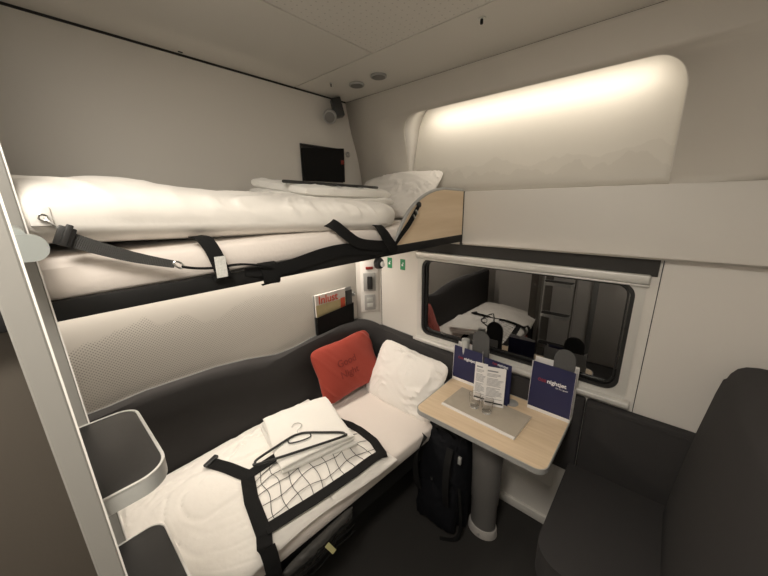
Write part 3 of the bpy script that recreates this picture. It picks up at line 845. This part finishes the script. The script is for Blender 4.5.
# ------------------------------------------------------------------ table
TZ = .73
tb = thing('folding_table', 'birch topped side table on a grey column under the window', 'table', (1.04, 1.30, 0))
X0, X1, Y0, Y1 = .737, 1.348, 1.118, 1.548
pts = rrect(X0, X1, Y0, Y1, 0, 10, rs=(.045, .045, .012, .012))
bm = bmesh.new(); prism(bm, rrect(X0+.004, X1-.004, Y0+.004, Y1-.004, 0, 10, rs=(.042, .042, .01, .01)), lambda u, v, w_: Vector((u, v, TZ-.012+w_)), .012)
part('tabletop', bm, 'wood', tb, False)
bm = bmesh.new(); ring(bm, pts, rrect(X0+.004, X1-.004, Y0+.004, Y1-.004, 0, 10, rs=(.042, .042, .01, .01)), lambda u, v, w_: Vector((u, v, TZ-.022+w_)), .0225)
prism(bm, rrect(X0+.004, X1-.004, Y0+.004, Y1-.004, 0, 10, rs=(.042, .042, .01, .01)), lambda u, v, w_: Vector((u, v, TZ-.024+w_)), .0115)
part('edge_band', bm, 'grey', tb)
bm = bmesh.new()
def oval(z, a, b, cx, cy, n=36): return [bm.verts.new((cx+a*math.cos(2*PI*k/n), cy+b*math.sin(2*PI*k/n), z)) for k in range(n)]
rs_ = [oval(z, a, b, 1.045, cy) for z, a, b, cy in ((.04, .066, .050, 1.34), (.2, .068, .052, 1.335), (.21, .071, .055, 1.335), (.45, .075, .058, 1.33), (.66, .086, .066, 1.325), (.706, .092, .070, 1.325))]
for a, b in zip(rs_, rs_[1:]):
    for k in range(36): bm.faces.new((a[k], a[(k+1) % 36], b[(k+1) % 36], b[k]))
bm.faces.new(rs_[0][::-1]); bm.faces.new(rs_[-1])
part('column', bm, 'column', tb)
bm = bmesh.new()
rs_ = [oval(z, a, b, 1.045, 1.34) for z, a, b in ((0, .078, .062), (.035, .076, .06), (.045, .070, .054), (.046, .05, .04))]
for a, b in zip(rs_, rs_[1:]):
    for k in range(36): bm.faces.new((a[k], a[(k+1) % 36], b[(k+1) % 36], b[k]))
bm.faces.new(rs_[0][::-1]); bm.faces.new(rs_[-1])
part('column_base', bm, 'colbase', tb)
bm = bmesh.new(); cyl(bm, (1.05, 1.2785, .022), (0, 1, 0), .006, .006, 16); part('bolt', bm, 'grey', tb)
bm = bmesh.new(); bx(bm, .95, 1.14, 1.44, 1.585, .66, .706, bev=.01); part('wall_bracket', bm, 'column', tb)
bm = bmesh.new(); cyl(bm, (1.09, 1.475, TZ+.0016), (0, 0, 1), .032, .003, 36, bev=.001); part('cable_cover', bm, 'grey', tb)
# white service hatch on the wall below the table
bm = bmesh.new(); bx(bm, .98, 1.30, W-.012, W-.007, .25, .55, bev=.002)
o = struct('trim_5', bm, 'wall')

Pm = thing('menu_booklet', 'greige menu booklet lying flat in the middle of the table', 'booklet', (1.02, 1.32, TZ))
mt = frame_mtx((1.015, 1.325, TZ+.0005), (1, -.045, 0), (.045, 1, 0))
part('pages', box(-.185, .185, -.10, .10, 0, .006, bev=.001, seg=1, mtx=mt), 'paper', Pm, False)
part('cover', box(-.185, .185, -.094, .10, .006, .0075, mtx=mt), 'mat_paper', Pm, False)
part('white_edge_strip', box(-.185, .185, -.100, -.088, .0062, .0085, mtx=mt), 'paper', Pm, False)
# glasses
def glass(x, y, label):
    z = TZ+.0085; bm = bmesh.new(); n = 36
    pr = [(.0, z), (.020, z), (.0225, z+.003), (.0255, z+.035), (.028, z+.072), (.0268, z+.072), (.0240, z+.035), (.0205, z+.010), (0, z+.008)]
    rings = []
    for r, zz in pr:
        if r == 0: rings.append([bm.verts.new((x, y, zz))])
        else: rings.append([bm.verts.new((x+r*math.cos(2*PI*k/n), y+r*math.sin(2*PI*k/n), zz)) for k in range(n)])
    for a, b in zip(rings, rings[1:]):
        for k in range(n):
            if len(a) == 1: bm.faces.new((a[0], b[(k+1) % n], b[k]))
            elif len(b) == 1: bm.faces.new((a[k], a[(k+1) % n], b[0]))
            else: bm.faces.new((a[k], a[(k+1) % n], b[(k+1) % n], b[k]))
    o = obj('drinking_glass', bm, 'glass'); tag(o, label, 'glass', 'drinking glasses on the table'); return o
glass(.965, 1.315, 'small clear tumbler on the table, the one nearer the bed')
glass(1.030, 1.312, 'small clear tumbler on the table, the one nearer the armchair')
# leaflets standing up
def leaflet(name, x0, x1, y0, y1, zt0, lean, label, m, group=None, txt=True):
    t = thing(name, label, 'leaflet', ((x0+x1)/2, (y0+y1)/2, TZ), group)
    xa = Vector((x1-x0, y1-y0, 0)); L_ = xa.length; xa.normalize(); n_ = Vector((xa.y, -xa.x, 0))
    mt = frame_mtx(Vector((x0, y0, TZ+.009 if y0 < 1.42 else TZ+.001)), xa, Vector((0, 0, 1))-n_*lean)
    part('front_panel', box(0, L_, 0, zt0, -.0012, .0, mtx=mt), m, t, False)
    mt2 = frame_mtx(Vector((x0, y0, TZ+.009 if y0 < 1.42 else TZ+.001))-n_*lean*2*zt0*.96, xa, Vector((0, 0, 1))+n_*lean)
    part('back_panel', box(0, L_, 0, zt0, -.0012, .0, mtx=mt2), m, t, False)
    return t, mt, L_
for (x0, x1, y0, y1, lb_) in ((.927, .988, 1.372, 1.380, 'left of the two white printed leaflets standing behind the tumblers'), (.990, 1.078, 1.362, 1.392, 'right and wider of the two white printed leaflets standing behind the tumblers')):
    t, mt, L_ = leaflet('leaflet', x0, x1, y0, y1, .205, .06, lb_, 'paper', 'white leaflets on the table')
    bm = bmesh.new()
    rnd = random.Random(3)
    bx(bm, .008, L_*.62, .180, .187, .0002, .0007, mtx=mt)
    zz = .168
    while zz > .035:
        if rnd.random() > .14: bx(bm, .008, L_*(.55+.35*rnd.random()), zz, zz+.0022, .0002, .0006, mtx=mt)
        zz -= .0062
    part('print', bm, 'print_grey', t, False)
    part('footer', box(.004, L_-.004, .012, .020, .0002, .0007, mtx=mt), 'plastic', t, False)
t, mt, L_ = leaflet('brochure', .942, 1.085, 1.438, 1.430, .218, .05, 'navy brochure standing between the leaflets and the left paper bag', 'navy')
text_part('lettering', 'nightjet', .018, 'print_white', mt @ Matrix.Translation((.072, .196, .0004)), t, bold=.0003)
text_part('lettering', 'ÖBB', .013, 'logo_red', mt @ Matrix.Translation((.044, .196, .0004)), t, bold=.0003)
# paper gift bags
def bag(x0, x1, y0, y1, h, label, skew=0):
    root = thing('paper_bag', label, 'paper bag', ((x0+x1)/2, (y0+y1)/2, TZ), 'navy paper bags on the table')
    zb_, zt_ = TZ+.001, TZ+h
    D = .0012
    def F(u, v, w_): return Vector((u, y0+skew*(u-x0)+w_+(v-zb_)*.03, v))
    bm = bmesh.new(); prism(bm, [(x0, zb_+.018), (x1, zb_+.018), (x1, zt_-.004), (x0+.005, zt_)], F, D); part('front_panel', bm, 'navy', root, False)
    bm = bmesh.new(); prism(bm, [(x0, zb_), (x1, zb_), (x1, zb_+.018), (x0, zb_+.018)], F, D); part('white_hem', bm, 'paper', root, False)
    bm = bmesh.new()
    yo = skew*(x1-x0)
    for sx, yof in ((x0, 0), (x1-D, yo)):
        ym = (y0+y1)/2+yof
        for ya, yb_, in0, in1 in ((y0+yof, ym, 0, .008), (ym, y1+yof, .008, 0)):
            s2 = -1 if sx == x1-D else 1
            a0 = bm.verts.new((sx+s2*in0, ya, zb_)); a1 = bm.verts.new((sx+s2*in1, yb_, zb_)); a2 = bm.verts.new((sx+s2*in1*1.3, yb_, zt_)); a3 = bm.verts.new((sx+s2*in0*1.3, ya+.006, zt_))
            b4 = [bm.verts.new(v.co+Vector((D*s2, 0, 0))) for v in (a0, a1, a2, a3)]
            A4 = [a0, a1, a2, a3]; bm.faces.new(A4); bm.faces.new(b4[::-1])
            for k in range(4): bm.faces.new((A4[k], b4[k], b4[(k+1) % 4], A4[(k+1) % 4]))
    bx(bm, x0, x1, y0+.001, y1, zb_, zb_+.001)
    part('side_gusset', bm, 'paper', root, False)
    bm = bmesh.new(); prism(bm, [(x0, zb_), (x1, zb_), (x1, zt_+.005), (x0, zt_+.005)], lambda u, v, w_: Vector((u, y1+skew*(u-x0)-w_, v)), D); part('back_panel', bm, 'paper', root, False)
    mt = frame_mtx((x0, y0-.0006, zb_), (1, skew, 0), (0, .03, 1))
    return root, mt
b2, mt = bag(1.160, 1.347, 1.488, 1.546, .255, 'larger navy paper bag at the right end of the table by the armchair')
text_part('lettering', 'nightjet', .027, 'print_white', mt @ Matrix.Translation((.073, .163, .0004)), b2, bold=.0006)
text_part('lettering', 'ÖBB', .019, 'logo_red', mt @ Matrix.Translation((.033, .163, .0004)), b2, bold=.0004)
text_part('lettering', 'be our guest', .010, 'print_white', mt @ Matrix.Translation((.112, .148, .0004)), b2)
b1, mt = bag(.742, .915, 1.488, 1.546, .212, 'navy paper bag at the left end of the table by the bed')
text_part('lettering', 'nightjet', .022, 'print_white', mt @ Matrix.Translation((.066, .14, .0004)), b1, bold=.0005)
text_part('lettering', 'ÖBB', .016, 'logo_red', mt @ Matrix.Translation((.030, .14, .0004)), b1, bold=.0004)
def slipper(x, zc, label, w=.088):
    bm = bmesh.new()
    pts = [(-w/2, -.20)]+[(w/2*math.cos(a)*-1, .0+w/2*1.0*math.sin(a)) for a in [PI*k/16 for k in range(17)]]+[(w/2, -.20)]
    prism(bm, pts, lambda u, v, w_: Vector((x+u, 1.522+w_, zc+v)), .010)
    bmesh.ops.bevel(bm, geom=[e for e in bm.edges if abs(e.calc_length()-.010) > 1e-4], offset=.002, segments=1, affect='EDGES')
    o = obj('slipper', bm, 'felt'); tag(o, label, 'slipper', 'grey felt slippers in the paper bags')
    return o
slipper(1.288, 1.022, 'grey felt slipper sole sticking out of the right paper bag')
slipper(.885, 1.002, 'grey felt slipper sole sticking out of the left paper bag', .095)
# small water bottle cap / foil roll beside left slipper
bm = bmesh.new(); cyl(bm, (.80, 1.515, TZ+.13), (0, 0, 1), .022, .25, 28, bev=.004)
o = obj('carafe', bm, 'alu'); 
tag(o, 'silver grey cylinder standing inside the left paper bag', 'bottle')

# ------------------------------------------------------------------ seat at right
st = thing('armchair', 'charcoal upholstered seat with tall backrest on the right of the table', 'armchair', (1.6, 1.28, 0))
bm = bmesh.new(); prism(bm, rrect(1.362, 1.80, .985, 1.545, 0, 10, rs=(.10, .03, .02, .02)), lambda u, v, w_: Vector((u, v, .36+w_)), .125)
bmesh.ops.bevel(bm, geom=[e for e in bm.edges if abs(e.verts[0].co.z-e.verts[1].co.z) < 1e-5], offset=.022, segments=4, affect='EDGES')
part('seat', bm, 'uph', st)
bm = bmesh.new()
prism(bm, rrect(1.395, 1.84, 1.01, 1.54, 0, 8, rs=(.09, .02, .02, .02)), lambda u, v, w_: Vector((u, v, .004+w_)), .36)
part('seat_base', bm, 'uph', st)
bm = bmesh.new()
prof_b = [(1.712, .47), (1.722, .60), (1.745, .88), (1.764, 1.05), (1.773, 1.11), (1.782, 1.145), (1.795, 1.168), (1.812, 1.180), (1.84, 1.186), (1.955, 1.186), (1.955, .30), (1.76, .30)]
prism(bm, prof_b, lambda u, v, w_: Vector((u, .60+w_, v)), .915)
bmesh.ops.bevel(bm, geom=[e for e in bm.edges if abs(e.verts[0].co.y-e.verts[1].co.y) < 1e-5 and e.verts[0].co.x < 1.90 and min(e.verts[0].co.z, e.verts[1].co.z) > .45], offset=.022, segments=6, affect='EDGES')
part('backrest', bm, 'uph', st)
sd = thing('side_cushion', '', 'cushion', (1.6, 1.57, .5)); 
tag(sd, 'long charcoal padded wall panel behind the seat under the window sill', 'wall cushion')
bm = bmesh.new(); bx(bm, .740, 1.385, 1.552, 1.589, .42, .838, bev=.012, seg=3); part('panel', bm, 'uph', sd)
bm = bmesh.new(); bx(bm, 1.389, 1.955, 1.547, 1.589, .40, .838, bev=.012, seg=3); part('panel', bm, 'uph', sd)
bm = bmesh.new(); tube(bm, [(1.392, 1.5455, .815), (1.95, 1.5455, .815)], .003, 6); part('piping', bm, 'uph', sd)

# ------------------------------------------------------------------ backpack
bp = thing('backpack', 'black backpack standing on the floor between lower berth and table column', 'backpack', (.84, 1.22, 0))
def bodyf(cx, cy, wx, z0, z1, tilt=.10):
    def f(u, v):
        k = 1-.16*max(0, v)**2
        return (cx+u*wx*k/2, cy-.02+tilt*(v+1)*.3, (z0+z1)/2+v*(z1-z0)/2), (0, -1, .12)
    return f
bm = bmesh.new(); pad(bm, bodyf(.825, 1.30, .30, .008, .54), 44, 50, .10, 3, .022, 41, 4, hb=.08, q=.8); part('main_bag', bm, 'pack', bp)
bm = bmesh.new(); pad(bm, bodyf(.835, 1.215, .235, .02, .30), 34, 34, .055, 3, .018, 44, 5, hb=.02, q=.8); part('front_pocket', bm, 'pack', bp)
bm = bmesh.new(); tube(bm, catmull([(.78, 1.28, .53), (.79, 1.25, .575), (.83, 1.24, .585), (.87, 1.25, .575), (.88, 1.28, .53)], 6), .006, 8); part('haul_loop', bm, 'web', bp)
for P in ([(.745, 1.21, .52), (.725, 1.165, .45), (.73, 1.15, .33), (.74, 1.17, .2)], [(.90, 1.21, .52), (.91, 1.165, .45), (.915, 1.15, .33), (.91, 1.17, .2)]):
    bm = bmesh.new(); ribbon(bm, catmull(P, 8), (1, 0, 0), .035, .008); part('shoulder_strap', bm, 'web', bp)
bm = bmesh.new(); ribbon(bm, catmull([(.955, 1.22, .30), (.985, 1.19, .18), (.985, 1.19, .06), (.965, 1.18, .012), (.93, 1.155, .006), (.900, 1.140, .006)], 8), (.8, -.4, .2), .022, .003); part('waist_strap', bm, 'web', bp)
bm = bmesh.new(); bx(bm, .832, .840, 1.143, 1.149, .335, .350, bev=.001); part('zip_pull', bm, 'steel', bp)
bm = bmesh.new(); bx(bm, .945, .962, 1.205, 1.22, .46, .50, bev=.003); part('strap_buckle', bm, 'grey', bp)

# ------------------------------------------------------------------ wall fittings
def pocket(z0, z1, y0, y1, label, mag):
    r = thing('magazine_pocket', label, 'magazine pocket', (0, (y0+y1)/2, z0))
    bm = bmesh.new(); bx(bm, .001, .004, y0, y1, z0, z1, bev=.001, seg=1); part('back_plate', bm, 'grey' if mag else 'plastic', r)
    zt_ = z1-.012 if not mag else z0+(z1-z0)*.58
    bm = bmesh.new()
    pts = [(y0+.006, z0+.004), (y1-.003, z0+.004), (y1-.003, zt_+.012), (y0+.006, zt_-.014)]
    prism(bm, pts, lambda u, v, w_: Vector((.022+w_+.004*math.sin((v-z0)*9), u, v)), .002)
    pts2 = [(.004, z0+.003), (.024, z0+.003), (.024, z0+.006), (.004, z0+.006)]
    bx(bm, .004, .024, y0+.006, y1-.003, z0+.003, z0+.006); bx(bm, .004, .024, y0+.004, y0+.0065, z0+.003, zt_-.014); bx(bm, .004, .024, y1-.0055, y1-.003, z0+.003, zt_+.01)
    part('pocket_panel', bm, 'web', r, False)
    if not mag:
        part('top_lip', box(.004, .026, y0+.004, y1-.003, z1-.013, z1-.006, bev=.002), 'plastic', r)
        part('red_tab', box(.024, .0275, y1-.030, y1-.006, (z0+z1)/2+.006, (z0+z1)/2+.03, bev=.001), 'redtext', r)
    return r
pocket(1.845, 2.037, 1.078, 1.372, 'black flat wall pocket above the upper bunk', False)
pocket(.895, 1.185, 1.086, 1.398, 'black wall pocket holding a magazine above the red cushion', True)
mg = thing('magazine', 'magazine with red script title in the lower wall pocket', 'magazine', (.01, 1.21, 1.03))
part('cover', box(.008, .016, 1.094, 1.335, .91, 1.186, bev=.001, seg=1), 'cover_top', mg, False)
part('picture_band', box(.0161, .0168, 1.096, 1.333, .93, 1.122), 'cover_field', mg, False)
text_part('lettering', 'Inlust', .070, 'print_red', frame_mtx((.0170, 1.115, 1.128), (0, 1, 0), (0, 0, 1)), mg, bold=.0012)
part('red_print', box(.0169, .0174, 1.29, 1.328, 1.06, 1.128), 'print_red', mg, False)
bm = bmesh.new(); bx(bm, .008, .018, 1.340, 1.392, .93, 1.165, bev=.002)
o = obj('notepad', bm, 'plastic'); tag(o, 'slim black booklet tucked beside the magazine in the wall pocket', 'booklet')
def knob(y, z, label):
    r = thing('wall_knob', label, 'knob', (0, y, z), 'round steel knobs on the left wall')
    bm = bmesh.new(); cyl(bm, (.006, y, z), (1, 0, 0), .016, .010, 28, bev=.002); part('rosette', bm, 'grey', r)
    bm = bmesh.new(); cyl(bm, (.015, y, z), (1, 0, 0), .008, .012, 20, bev=.002); part('pin', bm, 'steel', r)
knob(1.418, 2.010, 'small round knob on the left wall beside the upper pocket')
knob(1.418, 1.125, 'small round knob on the left wall beside the magazine pocket')
# corner service panel
def cm(x, z): return mt_c @ Vector((x, 0, z))
dirc = Vector((.106, .14, 0)).normalized(); nc = Vector((dirc.y, -dirc.x, 0))
def cbox(name, x0, x1, z0, z1, d0, d1, m, parent, bev=.002):
    mtc = Matrix((dirc, -nc, Vector((0, 0, 1)))).transposed().to_4x4(); mtc.translation = Vector((.0, 1.452, 0))
    return part(name, box(x0, x1, -d1, -d0, z0, z1, bev=bev, mtx=mtc), m, parent)
cu = thing('service_panel', 'white corner control panel with grey handset cradle, socket and red button', 'control panel', (.05, 1.5, 1.0))
cbox('plate', .030, .150, .985, 1.34, .001, .009, 'white', cu)
cbox('handset_cradle', .048, .132, 1.135, 1.262, .009, .018, 'grey', cu)
hs = cbox('handset', .072, .108, 1.150, 1.240, .018, .034, 'plastic', cu, .005)
so_ = cbox('power_socket', .052, .128, 1.000, 1.108, .009, .017, 'grey', cu)
for zz in (1.075, 1.035):
    cbox('socket_insert', .070, .110, zz-.014, zz+.014, .017, .019, 'alu', so_, .001)
cbox('red_button', .066, .116, 1.288, 1.306, .009, .020, 'redplastic', cu)
for k, (x, lbl) in enumerate(((.185, 'green pictogram sticker nearer the corner panel, below the upper bunk'), (.295, 'green pictogram sticker nearer the window frame, below the upper bunk'))):
    r = thing('safety_sticker', lbl, 'sticker', (x, W-.009, 1.33), 'green safety stickers')
    part('backing', box(x-.020, x+.020, W-.0095, W-.0083, 1.300, 1.370), 'sticker', r, False)
    bm = bmesh.new(); bx(bm, x-.008, x+.004, W-.0102, W-.0096, 1.325, 1.338); cyl(bm, (x+.003, W-.0099, 1.345), (0, 1, 0), .004, .0006, 12)
    part('pictogram', bm, 'print_white', r, False)
# reading lamp in the ceiling corner
rl = thing('reading_lamp', 'black reading spotlight with round grey head in the ceiling corner', 'spotlight', (.05, 1.30, 2.24))
bm = bmesh.new(); bx(bm, -.026, .026, -.028, .028, -.05, .045, bev=.004, mtx=frame_mtx((.058, 1.305, 2.238), (.5, .85, .25), (-.8, .5, .0)))
part('mount', bm, 'plastic', rl)
bm = bmesh.new(); cyl(bm, (.060, 1.248, 2.182), (.6, -.65, -.45), .036, .028, 36, bev=.006); hd = part('lamp_head', bm, 'grey', rl)
bm = bmesh.new(); cyl(bm, (.0690, 1.238, 2.175), (.6, -.65, -.45), .027, .006, 30, bev=.002); part('lens', bm, 'column', hd)
# ceiling fittings
def speaker(x, y, lbl):
    r = thing('ceiling_vent', lbl, 'ceiling vent', (x, y, H), 'round grey vents in the ceiling')
    bm = bmesh.new(); cyl(bm, (x, y, H-.005), (0, 0, 1), .038, .010, 36, bev=.003); part('rim', bm, 'grey', r)
    bm = bmesh.new(); cyl(bm, (x, y, H-.0105), (0, 0, 1), .030, .002, 30); part('disc', bm, 'column', r)
speaker(.266, 1.258, 'round grey ceiling vent nearer the reading spotlight')
speaker(.420, 1.252, 'round grey ceiling vent farther from the reading spotlight')
def sprk(x, y, lbl, s=1):
    r = thing('ceiling_sensor', lbl, 'sensor', (x, y, H), 'small metal ceiling sensors')
    bm = bmesh.new(); cyl(bm, (x, y, H-.002), (0, 0, 1), .013*s, .004, 24, bev=.001); part('escutcheon', bm, 'steel', r)
    bm = bmesh.new(); cyl(bm, (x, y, H-.010), (0, 0, 1), .005*s, .014, 16, bev=.001); part('bulb', bm, 'blk', r)
sprk(.184, 1.162, 'tiny metal sensor in the ceiling near the reading spotlight', .6)
sprk(.983, 1.134, 'small metal sprinkler sensor in the ceiling above the bright niche')
for x, y, l_ in ((.026, .548, 'tiny dark slot clip in the ceiling above the left wall'), (.26, .30, 'tiny dark slot clip in the ceiling at the top edge')):
    bm = bmesh.new(); bx(bm, x-.003, x+.003, y-.008, y+.008, H-.003, H+.001, bev=.001)
    o = obj('ceiling_clip', bm, 'plastic'); tag(o, l_, 'clip')

# ------------------------------------------------------------------ lights
def area(name, loc, rot, sx, sy, power, col, spread=PI):
    l = bpy.data.lights.new(name, 'AREA'); l.shape = 'RECTANGLE'; l.size = sx; l.size_y = sy; l.energy = power; l.color = col; l.spread = spread
    o = bpy.data.objects.new(name, l); COL.objects.link(o); o.location = loc; o.rotation_euler = rot; return o
def lamp(name, label, lightargs, bm, m):
    o = obj(name, bm, m, None, False); tag(o, label, 'light'); l = area(*lightargs); l.parent = o; return o
lamp('led_strip', 'warm LED strip along the top edge of the wall niche',
     ('led_light', (.962, 1.534, ZT+.026), (math.radians(28), 0, 0), 1.05, .014, 1.15, (1, .90, .76)), box(.44, 1.49, 1.524, 1.538, ZT+.0285, ZT+.032), 'strip')
lamp('led_strip', 'warm LED strip under the upper bunk along the left wall',
     ('led_light', (.035, .62, 1.505), (0, math.radians(12), 0), .02, 1.5, 8.0, (1, .89, .76)), box(.022, .034, -.15, 1.38, 1.508, 1.5215), 'strip2')
lamp('ceiling_lamp', 'rectangular lamp in the ceiling behind the camera',
     ('lamp_light', (1.36, -.20, H-.02), (0, 0, 0), .30, .40, 14.5, (1, .925, .82)), box(1.20, 1.52, -.42, .02, H-.012, H-.002), 'lampface')
wd = bpy.data.worlds.new('night'); SC.world = wd; wd.use_nodes = True
wd.node_tree.nodes['Background'].inputs[0].default_value = (.01, .01, .012, 1)

# ------------------------------------------------------------------ camera
cam = bpy.data.cameras.new('camera'); co = bpy.data.objects.new('camera', cam); COL.objects.link(co)
a, b, c = -.72863984, -.26054816, -.01582109
fw = Vector((math.sin(a)*math.cos(b), math.cos(a)*math.cos(b), math.sin(b)))
r = fw.cross(Vector((0, 0, 1))).normalized(); u = r.cross(fw)
r2 = r*math.cos(c)+u*math.sin(c); u2 = -r*math.sin(c)+u*math.cos(c)
mm = Matrix((r2, u2, -fw)).transposed().to_4x4(); mm.translation = Vector((1.55, 0, 1.72))
co.matrix_world = mm
cam.sensor_width = 36; cam.lens = 317.9066/768*36; cam.clip_start = .02
SC.camera = co
SC.view_settings.view_transform = 'Standard'; SC.view_settings.look = 'None'
SC.view_settings.exposure = .4; SC.view_settings.gamma = 1; SC.view_settings.use_curve_mapping = False
